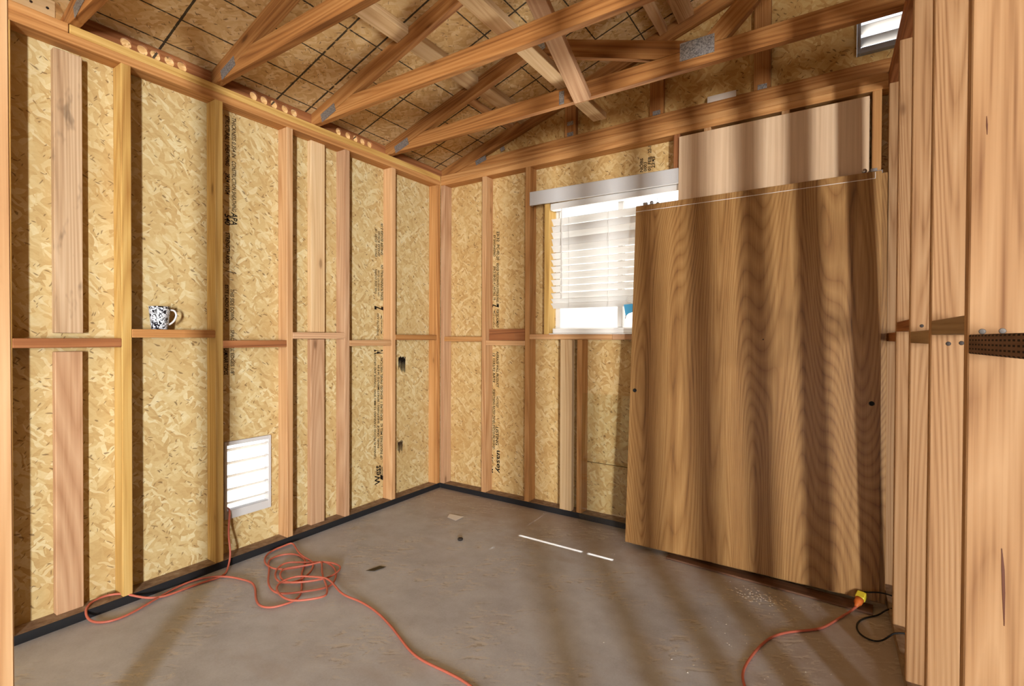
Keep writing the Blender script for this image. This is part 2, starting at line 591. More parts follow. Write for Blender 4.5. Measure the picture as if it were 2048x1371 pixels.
def lathe(name, prof, mat, parent, fr, n=32, smooth=True):
    """profile [(r,z)] turned about local z of fr"""
    vs, fs = [], []
    for i in range(n):
        a_ = 2 * math.pi * i / n
        for r, z in prof:
            vs.append(fr @ Vector((r * math.cos(a_), r * math.sin(a_), z)))
    m = len(prof)
    for i in range(n):
        for j in range(m - 1):
            a_, b_ = i * m + j, ((i + 1) % n) * m + j
            fs.append((a_, b_, b_ + 1, a_ + 1))
    bm = bmesh.new()
    inv = fr.inverted()
    q = [bm.verts.new(inv @ p_) for p_ in vs]
    for f_ in fs:
        bm.faces.new([q[i] for i in f_])
    bmesh.ops.remove_doubles(bm, verts=bm.verts, dist=1e-6)
    bmesh.ops.recalc_face_normals(bm, faces=bm.faces)
    me = bpy.data.meshes.new(name)
    bm.to_mesh(me)
    bm.free()
    me.materials.append(mat)
    for p_ in me.polygons:
        p_.use_smooth = smooth
    return link(name, me, fr, parent)


def text(s, pos, xdir, normal, length, height, mat, parent, name='printed_text', shear=0.0):
    """flat lettering: starts at pos, runs along xdir for length, letters height tall"""
    cu = bpy.data.curves.new(name, 'FONT')
    cu.body = s
    cu.size = 1.0
    cu.shear = shear
    cu.resolution_u = 2
    cu.offset = 0.018
    tmp = bpy.data.objects.new(name, cu)
    me = bpy.data.meshes.new_from_object(tmp)
    bpy.data.objects.remove(tmp)
    bpy.data.curves.remove(cu)
    height *= 1.15
    xs = [q.co.x for q in me.vertices]
    ys = [q.co.y for q in me.vertices]
    sx = length / (max(xs) - min(xs))
    sy = height / (max(ys) - min(ys))
    for q in me.vertices:
        q.co = ((q.co.x - min(xs)) * sx, (q.co.y - min(ys)) * sy - height / 2, 0)
    me.materials.clear()
    me.materials.append(mat)
    me.name = name
    return link(name, me, frame(pos, normal, xdir), parent)


def disc(name, c, n_, r, d, mat, parent, seg=16):
    """short round stud, axis along n_"""
    fr = frame(c, n_, (0.13, 0.31, 0.77))
    return lathe(name, [(0, -0.004), (r, -0.004), (r, d * 0.7), (r * 0.8, d), (0, d)], mat, parent, fr, seg)


T = 0.038          # thickness of sawn lumber
D = 0.089          # width of a 2x4
PT = 2.467         # top of the double top plate
ROOF0, SLOPE, RIDGE = 2.55, 0.30, 3.2


def roofz(x):
    return ROOF0 + SLOPE * (x if x <= RIDGE else 2 * RIDGE - x)


# ------------------------------------------------------------------ floor and ground
fl = mk('floor', [(-0.16, 0.16, 0), (6.5, 0.16, 0), (6.5, -8.4, 0), (-0.16, -8.4, 0), (-0.16, 0.16, -0.15), (6.5, 0.16, -0.15), (6.5, -8.4, -0.15), (-0.16, -8.4, -0.15)], BF, CONC)
tag(fl, 'bare stained grey concrete slab with flaking smears', 'floor', kind='structure')
gr = mk('ground', [(-25, 25, -0.15), (30, 25, -0.15), (30, -35, -0.15), (-25, -35, -0.15), (-25, 25, -0.4), (30, 25, -0.4), (30, -35, -0.4), (-25, -35, -0.4)], BF, GROUND)
tag(gr, 'sunlit bare ground outside the building', 'ground', kind='structure')

# ------------------------------------------------------------------ left wall
wl = tag(empty('wall_left'), 'left stud wall with strand board sheathing behind bare studs', 'wall', kind='structure')
# sheathing, seen from the room: u along +y, v up; room side is +x
VY0, VY1, VZ0, VZ1 = -1.612, -1.353, 0.215, 0.632
o0 = (-D, 0, 0)
shl = sheet('sheathing_panel', o0, (0, 1, 0), (0, 0, 1), [(-1.285, 0.1, 0.0, 2.396)], 0.011, OSB_WALL, wl)
shl2 = sheet('sheathing_panel', o0, (0, 1, 0), (0, 0, 1), [(-2.07, VY0, 0, 2.396), (VY1, -1.2875, 0, 2.396), (VY0, VY1, 0, VZ0), (VY0, VY1, VZ1, 2.396)], 0.011, OSB_WALL, wl)
sheet('sheathing_panel', o0, (0, 1, 0), (0, 0, 1), [(-3.3, -2.0725, 0, 2.396)], 0.011, OSB_WALL, wl)
sheet('sheathing_panel', o0, (0, 1, 0), (0, 0, 1), [(-8.4, -3.3025, 0, 2.396)], 0.011, OSB_WALL, wl)


def sole(xr, yr, parent, face):
    """sole plate: dusty top, black room face"""
    o = box('sole_plate', xr, yr, (0, T), [DUST, BLACK], parent, 0.0015)
    for p_ in o.data.polygons:
        n_ = WM[o].to_3x3() @ p_.normal
        if n_.dot(Vector(face)) > 0.6:
            p_.material_index = 1
    return o


sole((-D, 0), (-8.3, 0.0), wl, (1, 0, 0))
box('top_plate', (-D, 0), (-8.3, 0.0), (PT - 2 * T, PT - T), W_ORG, wl)
box('top_plate', (-D, 0), (-8.3, -2.262), (PT - T, PT), W_ORG, wl)
box('top_plate', (-D, 0), (-2.259, 0.0), (PT - T, PT), W_YEL, wl)
LS = [(-2.47, W_YEL), (-2.087, W_YEL), (-1.695, W_YEL), (-1.306, W_TAN), (-0.908, W_PINK), (-0.511, W_TAN), (-0.038, W_ORG)]
for y, m in LS:
    box('stud', (-D, 0), (y, y + T), (T, PT - 2 * T), m, wl)
for y in (-2.87, -3.27, -3.67, -4.07):
    box('stud', (-D, 0), (y, y + T), (T, PT - 2 * T), W_YEL, wl)
# flat studs against the sheathing at the panel joints
box('flat_stud', (-D, -D + T), (-2.297, -2.205), (1.205, 2.372), W_GREY, wl)
box('flat_stud', (-D, -D + T), (-2.297, -2.207), (T, 1.128), W_PINK, wl)
box('flat_stud', (-D, -D + T), (-1.117, -1.018), (1.222, PT - 2 * T), W_PALE, wl)
box('flat_stud', (-D, -D + T), (-1.117, -1.020), (T, 1.180), W_PINK, wl)
for (y0, y1, z0, m) in ((-2.432, -2.087, 1.145, W_RED), (-2.049, -1.695, 1.187, W_ORG), (-1.657, -1.306, 1.135, W_RED), (-1.268, -0.908, 1.182, W_PINK), (-0.870, -0.511, 1.135, W_TAN), (-0.473, -0.038, 1.174, W_ORG)):
    box('blocking', (-D, 0), (y0, y1), (z0, z0 + T), m, wl)

# print on the left sheathing
XF = -D + 0.0012
NX = (1, 0, 0)
dn, up = (0, 0, -1), (0, 0, 1)
for s, y, z, xd, L, h, m in [
    ('STRUCTURAL 1 SHEATHING', -1.590, 2.366, dn, 0.265, 0.020, INK),
    ('2R24 / W24', -1.590, 2.062, dn, 0.112, 0.020, INK),
    ('540', -1.590, 1.845, dn, 0.058, 0.028, INK),
    ('STRENGTH AXIS', -1.590, 1.747, dn, 0.165, 0.020, INK),
    ('/', -1.575, 1.545, dn, 0.012, 0.05, INK),
    ('ESTE LADO ABAJO', -1.598, 1.469, dn, 0.194, 0.020, INK),
    ('LAMINAR TOPOS', -1.600, 1.130, dn, 0.140, 0.020, INK),
    ('THICKNESS 0.354 IN', -1.557, 2.368, dn, 0.215, 0.020, INK2),
    ('CONSTRUCTION SHEATHING', -1.557, 2.135, dn, 0.27, 0.020, INK2),
    ('APA', -1.556, 1.860, dn, 0.068, 0.030, INK),
    ('THIS SIDE DOWN', -1.567, 1.448, dn, 0.166, 0.018, INK2),
    ('SPACE ALL EDGES 1/8"', -1.566, 1.230, dn, 0.245, 0.018, INK2),
    # bay before the corner
    ('SPACE ALL EDGES 1/8"', -0.577, 1.757, up, 0.205, 0.018, INK2),
    ('SEPARAR BORDES', -0.550, 1.765, up, 0.180, 0.018, INK2),
    ('SPACER EDGES 2-W', -0.523, 1.779, up, 0.23, 0.018, INK),
    ('THIS SIDE DOWN', -0.577, 1.498, up, 0.175, 0.018, INK2),
    ('ON ANY JOIST EDGE', -0.550, 1.483, up, 0.186, 0.018, INK2),
    ('SIDING RUNNING WALL ON', -0.523, 1.455, up, 0.255, 0.020, INK),
    ('z', -0.550, 1.415, dn, 0.03, 0.07, INK),
    ('STRENGTH AXIS', -0.558, 1.205, up, 0.158, 0.016, INK2),
    ('<---->', -0.527, 1.215, up, 0.135, 0.016, INK),
    ('24', -0.552, 1.106, dn, 0.03, 0.07, INK),
    ('CANADA PLYWOOD STANDARD 9.5 MM 0 SPAN  TONGUE AND GROOVE', -0.584, 0.334, up, 0.75, 0.016, INK),
    ('PANEL GRADE  SHEATHING / REVESTIMIENTO 24 0 IN', -0.553, 0.406, up, 0.59, 0.016, INK),
    ('UP INDUSTRIES MILL 62   EXPOSURE 1  BONDED PANEL VERTICAL', -0.525, 0.319, up, 0.73, 0.018, INK),
    ('West', -0.560, 0.148, up, 0.135, 0.045, INK),
    ('F', -0.518, 0.160, up, 0.115, 0.030, INK),
]:
    text(s, (XF, y, z), xd, NX, L, h, m, shl2 if y < -1.3 else shl, shear=0.12)


def smudge(pos, xd, n_, w_, h_, parent, seed):
    """dark stamp smear: a few ragged strokes"""
    rd = random.Random(seed)
    fr = frame(pos, n_, xd)
    vs, fs = [], []
    x = -w_ / 2
    while x < w_ / 2:
        ww = rd.uniform(0.08, 0.22) * w_
        l0, l1 = rd.uniform(0.38, 0.5) * h_, -rd.uniform(0.1, 0.5) * h_
        k = len(vs)
        for q in ((x, l0), (x + ww, l0 - 0.03 * h_), (x + ww * 0.75, (l0 + l1) / 2), (x + ww * 0.6, l1), (x + 0.1 * ww, l1 * 0.7)):
            vs.append(fr @ Vector((q[0], q[1], 0)))
        fs.append(tuple(range(k, k + 5)))
        x += ww * 0.85
    return mk('stamp_mark', vs, fs, INK, parent, fr)


smudge((XF, -0.33, 0.984), (0, 1, 0), NX, 0.065, 0.14, shl, 3)
o = smudge((XF, -0.345, 0.368), (0, 1, 0), NX, 0.05, 0.12, shl, 8)
o.data.materials[0] = INK2

# frieze blocks with vent holes between the truss heels


def holed(name, y0, y1, zc, cents, parent, mat, r=0.0225):
    z0, z1, xa, xb = PT, 2.5345, -0.043, -0.030
    cs = sorted(cents)
    cuts = [y0] + [(a_ + b_) / 2 for a_, b_ in zip(cs, cs[1:])] + [y1]
    fr = frame(((xa + xb) / 2, (y0 + y1) / 2, (z0 + z1) / 2), (0, 1, 0), (0, 0, 1))
    inv = fr.inverted()
    bm = bmesh.new()

    def V(x, y, z):
        return bm.verts.new(inv @ Vector((x, y, z)))
    for c_, a_, b_ in zip(cs, cuts, cuts[1:]):
        ang = sorted([2 * math.pi * i / 24 for i in range(24)] + [math.atan2(zz - zc, yy - c_) % (2 * math.pi) for yy in (a_, b_) for zz in (z0, z1)])
        rings = {}
        for x in (xa, xb):
            inn, out = [], []
            for t_ in ang:
                cy, cz = math.cos(t_), math.sin(t_)
                s_ = 1e9
                if cy > 1e-9: s_ = min(s_, (b_ - c_) / cy)
                if cy < -1e-9: s_ = min(s_, (a_ - c_) / cy)
                if cz > 1e-9: s_ = min(s_, (z1 - zc) / cz)
                if cz < -1e-9: s_ = min(s_, (z0 - zc) / cz)
                inn.append(V(x, c_ + r * cy, zc + r * cz))
                out.append(V(x, c_ + s_ * cy, zc + s_ * cz))
            rings[x] = (inn, out)
            n_ = len(ang)
            for i in range(n_):
                j = (i + 1) % n_
                bm.faces.new((inn[i], inn[j], out[j], out[i]))
        for i in range(n_):
            j = (i + 1) % n_
            bm.faces.new((rings[xa][0][i], rings[xa][0][j], rings[xb][0][j], rings[xb][0][i]))
            bm.faces.new((rings[xa][1][i], rings[xa][1][j], rings[xb][1][j], rings[xb][1][i]))
    bmesh.ops.remove_doubles(bm, verts=bm.verts, dist=1e-5)
    bmesh.ops.recalc_face_normals(bm, faces=bm.faces)
    me = bpy.data.meshes.new(name)
    bm.to_mesh(me)
    bm.free()
    me.materials.append(mat)
    return link(name, me, fr, parent)


TY = [-2.262, -1.697, -1.128, -0.545]     # front faces of the trusses
holed('vent_block', TY[0] + T + 0.001, TY[1] - 0.001, 2.500, [-2.056, -1.993, -1.942, -1.884, -1.830], wl, W_RED)
holed('vent_block', TY[1] + T + 0.001, TY[2] - 0.001, 2.502, [-1.479, -1.420, -1.362, -1.296, -1.239], wl, W_RED)
holed('vent_block', TY[2] + T + 0.001, TY[3] - 0.001, 2.500, [-0.931, -0.858, -0.798, -0.740, -0.681], wl, W_RED)
box('eave_block', (-0.068, -0.03), (TY[3] + T + 0.001, 0.05), (PT, 2.5285), W_RED, wl)
o = box('eave_block', (-0.045, -0.007), (-2.95, -2.30), (PT, 2.535), W_PALE, wl)
disc('nail', (-0.007, -2.373, 2.495), NX, 0.005, 0.001, NAIL, o)
disc('nail', (-0.007, -2.325, 2.497), NX, 0.005, 0.001, NAIL, o)
box('eave_block', (-0.068, -0.03), (-8.3, -2.951), (PT, 2.5285), W_RED, wl)

# ------------------------------------------------------------------ back wall
wb = tag(empty('wall_back'), 'back stud wall with window and strand board sheathing', 'wall', kind='structure')
WX0, WX1, WZ0, WZ1 = 0.985, 1.90, 1.225, 2.12
ob = (0, D, 0)     # u along +x, v up; normal ux x uy = (1,0,0)x(0,0,1) = (0,-1,0): the room side
sb1 = sheet('sheathing_panel', ob, (1, 0, 0), (0, 0, 1), [(-0.1, 0.984, 0, PT)], 0.011, OSB_BACK, wb)
sb1b = sheet('sheathing_panel', ob, (1, 0, 0), (0, 0, 1), [(WX0 + 0.0005, 1.092, WZ1, PT), (WX0, 1.205, 0, WZ0)], 0.011, OSB_BACK, wb)
sb2 = sheet('sheathing_panel', ob, (1, 0, 0), (0, 0, 1), [(1.095, WX1, WZ1, PT), (1.2075, WX1, 0.366, WZ0), (WX1, 2.45, 0.366, PT)], 0.011, OSB_BACK, wb)
sheet('sheathing_panel', ob, (1, 0, 0), (0, 0, 1), [(1.2075, 2.45, 0, 0.362)], 0.011, OSB_BACK, wb)
sheet('sheathing_panel', ob, (1, 0, 0), (0, 0, 1), [(2.4525, 6.5, 0, PT)], 0.011, OSB_BACK, wb)
box('building_paper', (-0.1, 0.984), (D + 0.0115, D + 0.013), (0, 2.56), BLACK, wb, 0)
box('building_paper', (WX1 + 0.02, 6.5), (D + 0.0115, D + 0.013), (0, PT), BLACK, wb, 0)
box('building_paper', (0.9845, WX1 + 0.0195), (D + 0.0115, D + 0.013), (0, WZ0 - 0.006), BLACK, wb, 0)
sole((0.0005, 2.829), (0, D), wb, (0, -1, 0))
box('top_plate', (0.0005, 2.829), (0, D), (PT - 2 * T, PT - T), W_ORG, wb)
box('top_plate', (0.0005, 2.829), (0, D), (PT - T, PT), W_ORG, wb)
for x, m in ((0.002, W_PINK), (0.410, W_TAN), (0.790, W_ORG), (1.815, W_RED), (1.985, W_TAN), (2.375, W_TAN), (2.762, W_ORG)):
    z0 = T if x < 1 or x > 1.97 else WZ1 + 0.002
    box('stud', (x, x + T), (0, D), (z0, PT - 2 * T), m, wb)
box('trimmer_stud', (0.945, 0.982), (0.0, D), (1.2185, 2.112), W_YEL, wb)
box('window_sill_plate', (0.8285, 1.44), (0, D), (1.184, 1.218), W_TAN, wb)
box('window_sill_plate', (1.441, 1.98), (0, D), (1.184, 1.218), W_PINK, wb)
box('flat_stud', (1.072, 1.160), (0.0, T), (T, 1.183), W_PALE, wb)
box('cripple_stud', (1.197, 1.235), (0, D), (T, 1.183), W_ORG, wb)
box('blocking', (0.0405, 0.4095), (0, D), (1.163, 1.201), W_ORG, wb)
box('blocking', (0.4485, 0.7895), (0, D), (1.138, 1.173), W_TAN, wb)
box('blocking', (0.4485, 0.7895), (0.040, 0.078), (1.174, 1.258), W_RED, wb, axis='x')
YF = D - 0.0012
NY = (0, -1, 0)
for s, x, z, xd, L, h, m in [
    ('23-32', 0.495, 1.994, dn, 0.079, 0.022, INK),
    ('PC-02-20', 0.495, 1.893, dn, 0.117, 0.022, INK),
    ('BY ENGINEERED', 0.463, 1.968, dn, 0.163, 0.016, INK),
    ('1-800 NUMBERS', 0.4395, 1.970, dn, 0.170, 0.014, INK2),
    ('BONDED THIS DOWN FOR EXTERIOR PANEL ON', 0.492, 1.754, dn, 0.325, 0.020, INK),
    ('SPACE EDGES AT INSTALL 1/8', 0.464, 1.734, dn, 0.257, 0.018, INK),
    ('ON BOTH SIDES MIN', 0.441, 1.70, dn, 0.22, 0.014, INK2),
    ('z', 0.470, 1.45, dn, 0.03, 0.06, INK),
    ('VERTICALMENT', 0.493, 1.408, dn, 0.140, 0.020, INK),
    ('<------', 0.464, 1.400, dn, 0.130, 0.016, INK),
    ('AVERAGE WALL PRODUCT', 0.494, 1.091, dn, 0.271, 0.020, INK),
    ('12 1532/32 RATE', 0.462, 1.076, dn, 0.224, 0.018, INK),
    ('VOTEZ', 0.494, 0.752, dn, 0.08, 0.018, INK2),
    ('SHEATHING RATED PANEL EXPOSURE WOOD', 0.464, 0.803, dn, 0.456, 0.018, INK),
    ('UP INDUSTRIAL STRUCTURAL MILL 6 IN', 0.4435, 0.851, dn, 0.438, 0.014, INK2),
    ('LISTING', 0.493, 0.521, dn, 0.140, 0.024, INK),
    ('uasey', 0.498, 0.344, dn, 0.172, 0.036, INK),
    ('15C nM', 0.447, 0.306, dn, 0.140, 0.020, INK),
    ('23:45', 1.668, 2.249, up, 0.071, 0.020, INK),
    ('01 FEB', 1.645, 2.237, up, 0.085, 0.018, INK),
    ('22-1', 1.645, 2.345, up, 0.045, 0.018, INK),
    ('0003', 1.618, 2.238, up, 0.058, 0.018, INK2),
    ('NOBS', 1.594, 2.236, up, 0.088, 0.018, INK2),
]:
    text(s, (x, YF, z), xd, NY, L, h, m, sb1 if x < 0.9 else sb2, shear=0.12)

# gable above the back wall
def gable(y0, y1, name, mat, parent, hole=None):
    pts = [(-0.1, PT + 0.001), (6.5, PT + 0.001), (6.5, roofz(6.5) - 0.004), (RIDGE, roofz(RIDGE) - 0.004), (-0.1, roofz(-0.1) - 0.004)]
    if not hole:
        return mk(name, [(x, y0, z) for x, z in pts] + [(x, y1, z) for x, z in pts], [(0, 1, 2, 3, 4), (9, 8, 7, 6, 5)] + [(i, (i + 1) % 5, 5 + (i + 1) % 5, 5 + i) for i in range(5)], mat, parent, frame((0, y0, PT), (0, -1, 0), (1, 0, 0)))
    hx0, hx1, hz0, hz1 = hole
    z0 = PT + 0.001

    def rz(x):
        return roofz(x) - 0.004
    polys = [[(-0.1, z0), (hx0, z0), (hx0, rz(hx0)), (-0.1, rz(-0.1))],
             [(hx1, z0), (6.5, z0), (6.5, rz(6.5)), (RIDGE + 0.4, rz(RIDGE + 0.4)), (hx1, rz(hx1))] if hx1 > RIDGE else [(hx1, z0), (6.5, z0), (6.5, rz(6.5)), (RIDGE, rz(RIDGE)), (hx1, rz(hx1))],
             [(hx0, z0), (hx1, z0), (hx1, hz0), (hx0, hz0)],
             [(hx0, hz1), (hx1, hz1), (hx1, rz(hx1)), (RIDGE, rz(RIDGE)), (hx0, rz(hx0))] if hx1 > RIDGE else [(hx0, hz1), (hx1, hz1), (hx1, rz(hx1)), (hx0, rz(hx0))]]
    vs, fs = [], []
    for pl_ in polys:
        n_, k_ = len(pl_), len(vs)
        vs += [(x, y0, z) for x, z in pl_] + [(x, y1, z) for x, z in pl_]
        fs += [tuple(range(k_, k_ + n_)), tuple(range(k_ + 2 * n_ - 1, k_ + n_ - 1, -1))] + [(k_ + i, k_ + (i + 1) % n_, k_ + n_ + (i + 1) % n_, k_ + n_ + i) for i in range(n_)]
    return mk(name, vs, fs, mat, parent, frame((0, y0, PT), (0, -1, 0), (1, 0, 0)))


GV = (2.70, 3.10, 2.615, 3.12)
gable(D, D + 0.011, 'gable_sheathing', OSB_GABLE, wb, GV)

# ------------------------------------------------------------------ right partition
wr = tag(empty('wall_right'), 'bare right stud partition seen edge on', 'wall', kind='structure')


def px(y):
    return 2.8235 - 0.0125 * y + (0.0 if y > -1.4 else 0.004)


RS = [(-0.05, W_RIGHT), (-0.445, W_RIGHT), (-0.84, W_RIGHT), (-1.235, W_RIGHT), (-1.63, W_RIGHT), (-2.025, W_RIGHT), (-2.42, W_RIGHT), (-2.815, W_RIGHT)]
studs_r = []
for y, m in RS:
    x = px(y)
    studs_r.append(box('stud', (x, x + D), (y, y + T), (T, PT - 2 * T), W_RIGHT if m is W_RIGHT else m, wr))
o = mk('sole_plate', [(px(-2.9) , -2.85, 0), (px(-2.9) + D, -2.85, 0), (px(0) + D, -0.001, 0), (px(0), -0.001, 0), (px(-2.9), -2.85, T), (px(-2.9) + D, -2.85, T), (px(0) + D, -0.001, T), (px(0), -0.001, T)], BF, DUST, wr, frame((2.85, -1.4, 0), (0, 1, 0), (0, 0, 1)), 0.0015)
for k in (2, 1):
    z0 = PT - k * T
    mk('top_plate', [(px(-2.9), -2.85, z0), (px(-2.9) + D, -2.85, z0), (px(0) + D, -0.001, z0), (px(0), -0.001, z0), (px(-2.9), -2.85, z0 + T), (px(-2.9) + D, -2.85, z0 + T), (px(0) + D, -0.001, z0 + T), (px(0), -0.001, z0 + T)], BF, W_RED, wr, frame((2.85, -1.4, z0), (0, 1, 0), (0, 0, 1)), 0.002)
for i, (z0, m) in enumerate(((1.184, W_RED), (1.224, W_RED), (1.181, W_MUSH), (1.205, W_MUSH), (1.165, INCISED), (1.205, W_MUSH), (1.17, W_MUSH))):
    ya, yb = RS[i][0], RS[i + 1][0] + T
    xa, xb = px(ya), px(yb)
    e = 0.0008
    b = mk('blocking', [(xb + e, yb + e, z0), (xb + D, yb + e, z0), (xa + D, ya - e, z0), (xa + e, ya - e, z0), (xb + e, yb + e, z0 + T), (xb + D, yb + e, z0 + T), (xa + D, ya - e, z0 + T), (xa + e, ya - e, z0 + T)], BF, m, wr, frame(((xa + xb) / 2, (ya + yb) / 2, z0), (0, 1, 0), (0, 0, 1)), 0.002)
PITCHM = flat('dried_pitch', (98, 52, 28), 0.4, 0.4)
PITCH = (([(2.9011, 0.786), (2.9035, 0.745), (2.9048, 0.700), (2.9062, 0.636)], 0.0022), ([(2.8709, 1.632), (2.8715, 1.614), (2.872, 1.596)], 0.0012))
# end nails of the blocking, on the broad faces of the studs
for y, pts in ((-1.63, ((0.021, 1.209), (0.05, 1.210))), (-1.235, ((0.036, 1.182), (0.062, 1.184))), (-0.84, ((0.030, 1.238), (0.066, 1.243))), (-0.445, ((0.045, 1.208),))):
    st = studs_r[[q[0] for q in RS].index(y)]
    for dx, z in pts:
        disc('nail', (px(y) + dx, y, z), NY, 0.0055, 0.0006, NAIL2 if y == -1.63 else NAIL, st)

# pitch pockets in the nearest stud
st = studs_r[4]
for pts, wd in (PITCH):
    vs = []
    n_ = len(pts)
    for off in (-0.0008, 0.001):
        for sgn in (-1, 1):
            row = [(x + sgn * wd * (0.25 if i in (0, n_ - 1) else 1.0), -1.63 + off, z) for i, (x, z) in enumerate(pts)]
            vs += row if sgn < 0 else row[::-1]
    m_ = 2 * n_
    mk('pitch_pocket', vs, [tuple(range(m_)), tuple(range(2 * m_ - 1, m_ - 1, -1))] + [(i, (i + 1) % m_, m_ + (i + 1) % m_, m_ + i) for i in range(m_)], PITCHM, st, frame((pts[0][0], -1.63, pts[0][1]), (0, 0, 1), (1, 0, 0)))

# front partition: one stud of it stands at the left edge of the view
wf = tag(empty('wall_front'), 'front stud partition beside the camera, one stud at the left edge', 'wall', kind='structure')
board('stud', (1.105, -2.70, 0.04), (1.082, -2.70, 2.43), 0.089, T, (0, 1, 0), W_TAN, wf)
box('sole_plate', (0.001, 1.13), (-2.745, -2.656), (0, 0.037), DUST, wf)
box('top_plate', (0.002, 2.83), (-2.745, -2.656), (2.431, PT - 0.001), W_ORG, wf)

# ------------------------------------------------------------------ outer shell behind the camera (lets the daylight in only where it is open)
wo = tag(empty('wall_outer'), 'outer walls of the building behind the camera', 'wall', kind='structure')


def plain(xr, yr, zr, name='sheathing_panel'):
    return box(name, xr, yr, zr, SHELL, wo, 0)


plain((6.40, 6.5), (-6.9, 0.1), (0, 2.53))
plain((6.40, 6.5), (-8.4, -7.9), (0, 2.53))
plain((6.40, 6.5), (-7.9, -6.9), (2.12, 2.53))
plain((-0.1, 1.58), (-8.4, -8.25), (0, PT))
plain((6.02, 6.5), (-8.4, -8.25), (0, PT))
plain((1.58, 6.02), (-8.4, -8.25), (2.27, PT))
gable(-8.36, -8.30, 'gable_sheathing', SHELL, wo)

# ------------------------------------------------------------------ ceiling: roof sheathing
ce = tag(empty('ceiling'), 'underside of the pitched strand board roof with printed black grid lines', 'ceiling', kind='structure')
ca = math.sqrt(1 + SLOPE ** 2)
rows = [(-0.45, 0.7425), (0.7435, 1.909), (1.910, RIDGE - 0.0005)]
cuts = {0: [-8.6, -5.1, -2.703, -0.305, 0.30], 1: [-8.6, -6.3, -3.9, -1.502, 0.30], 2: [-8.6, -5.1, -2.703, -0.305, 0.30]}
for r_, (xa, xb) in enumerate(rows):
    for ya, yb in zip(cuts[r_], cuts[r_][1:]):
        # room side faces down: ux = -y?  ux x uy must point down
        vs = []
        for z_ in (0, 0.012):
            for (x, y) in ((xa, ya + 0.001), (xa, yb - 0.001), (xb, yb - 0.001), (xb, ya + 0.001)):
                vs.append((x, y, roofz(x) + z_))
        mk('roof_panel', vs, BF, OSB_ROOF, ce, frame((xa, ya, roofz(xa)), Vector((-SLOPE, 0, 1)), (0, 1, 0)))
vs = []
for z_ in (0, 0.012):
    for (x, y) in ((RIDGE + 0.0005, -8.6), (RIDGE + 0.0005, 0.3), (6.85, 0.3), (6.85, -8.6)):
        vs.append((x, y, roofz(x) + z_))
mk('roof_panel', vs, BF, OSB_ROOF, ce, frame((RIDGE, 0, 3), Vector((SLOPE, 0, 1)), (0, 1, 0)))
SUNCOVER = flat('roof_sun_cover', (40, 40, 42), 0.9, 0.1)  # unseen layer added over the panels, keeps sun from leaking through the joints
for s_ in (0, 1):
    vs = []
    for z_ in (0.0125, 0.020):
        for (x, y) in ((-0.47 if s_ == 0 else 6.87, -8.62), (-0.47 if s_ == 0 else 6.87, 0.32), (RIDGE, 0.32), (RIDGE, -8.62)):
            vs.append((x, y, roofz(x) + z_))
    mk('roof_sun_cover', vs, BF, SUNCOVER, ce)
# blocks between the top chords at the sheet joint
def rblock(xa, xb, ya, yb, m, t=T):
    vs = [(x, y, roofz(x) - 0.001 - dz) for dz in (t, 0) for (x, y) in ((xa, ya), (xb, ya), (xb, yb), (xa, yb))]
    mk('roof_block', vs, BF, m, ce, frame(((xa + xb) / 2, (ya + yb) / 2, roofz(xa)), (0, 1, 0), (1, 0, SLOPE)), 0.0025)


e = 0.0015
rblock(0.703, 0.785, TY[1] + T + e, TY[2] - e, W_PALE)
rblock(0.706, 0.790, TY[2] + T + e, TY[3] - e, W_PALE)
rblock(0.715, 0.800, TY[3] + T + e, 0.050, W_PALE)
rblock(0.610, 0.655, TY[3] + T + e, 0.050, W_TAN, 0.02)
rblock(0.703, 0.785, TY[0] + T + e, TY[1] - e, W_PALE)
for ya_, yb_ in ((TY[1] + T + e, TY[2] - e), (TY[2] + T + e, TY[3] - e), (TY[3] + T + e, 0.050)):
    rblock(1.715, 1.760, ya_, yb_, W_TAN)
    rblock(1.825, 1.912, ya_, yb_, W_TAN)

# ------------------------------------------------------------------ trusses


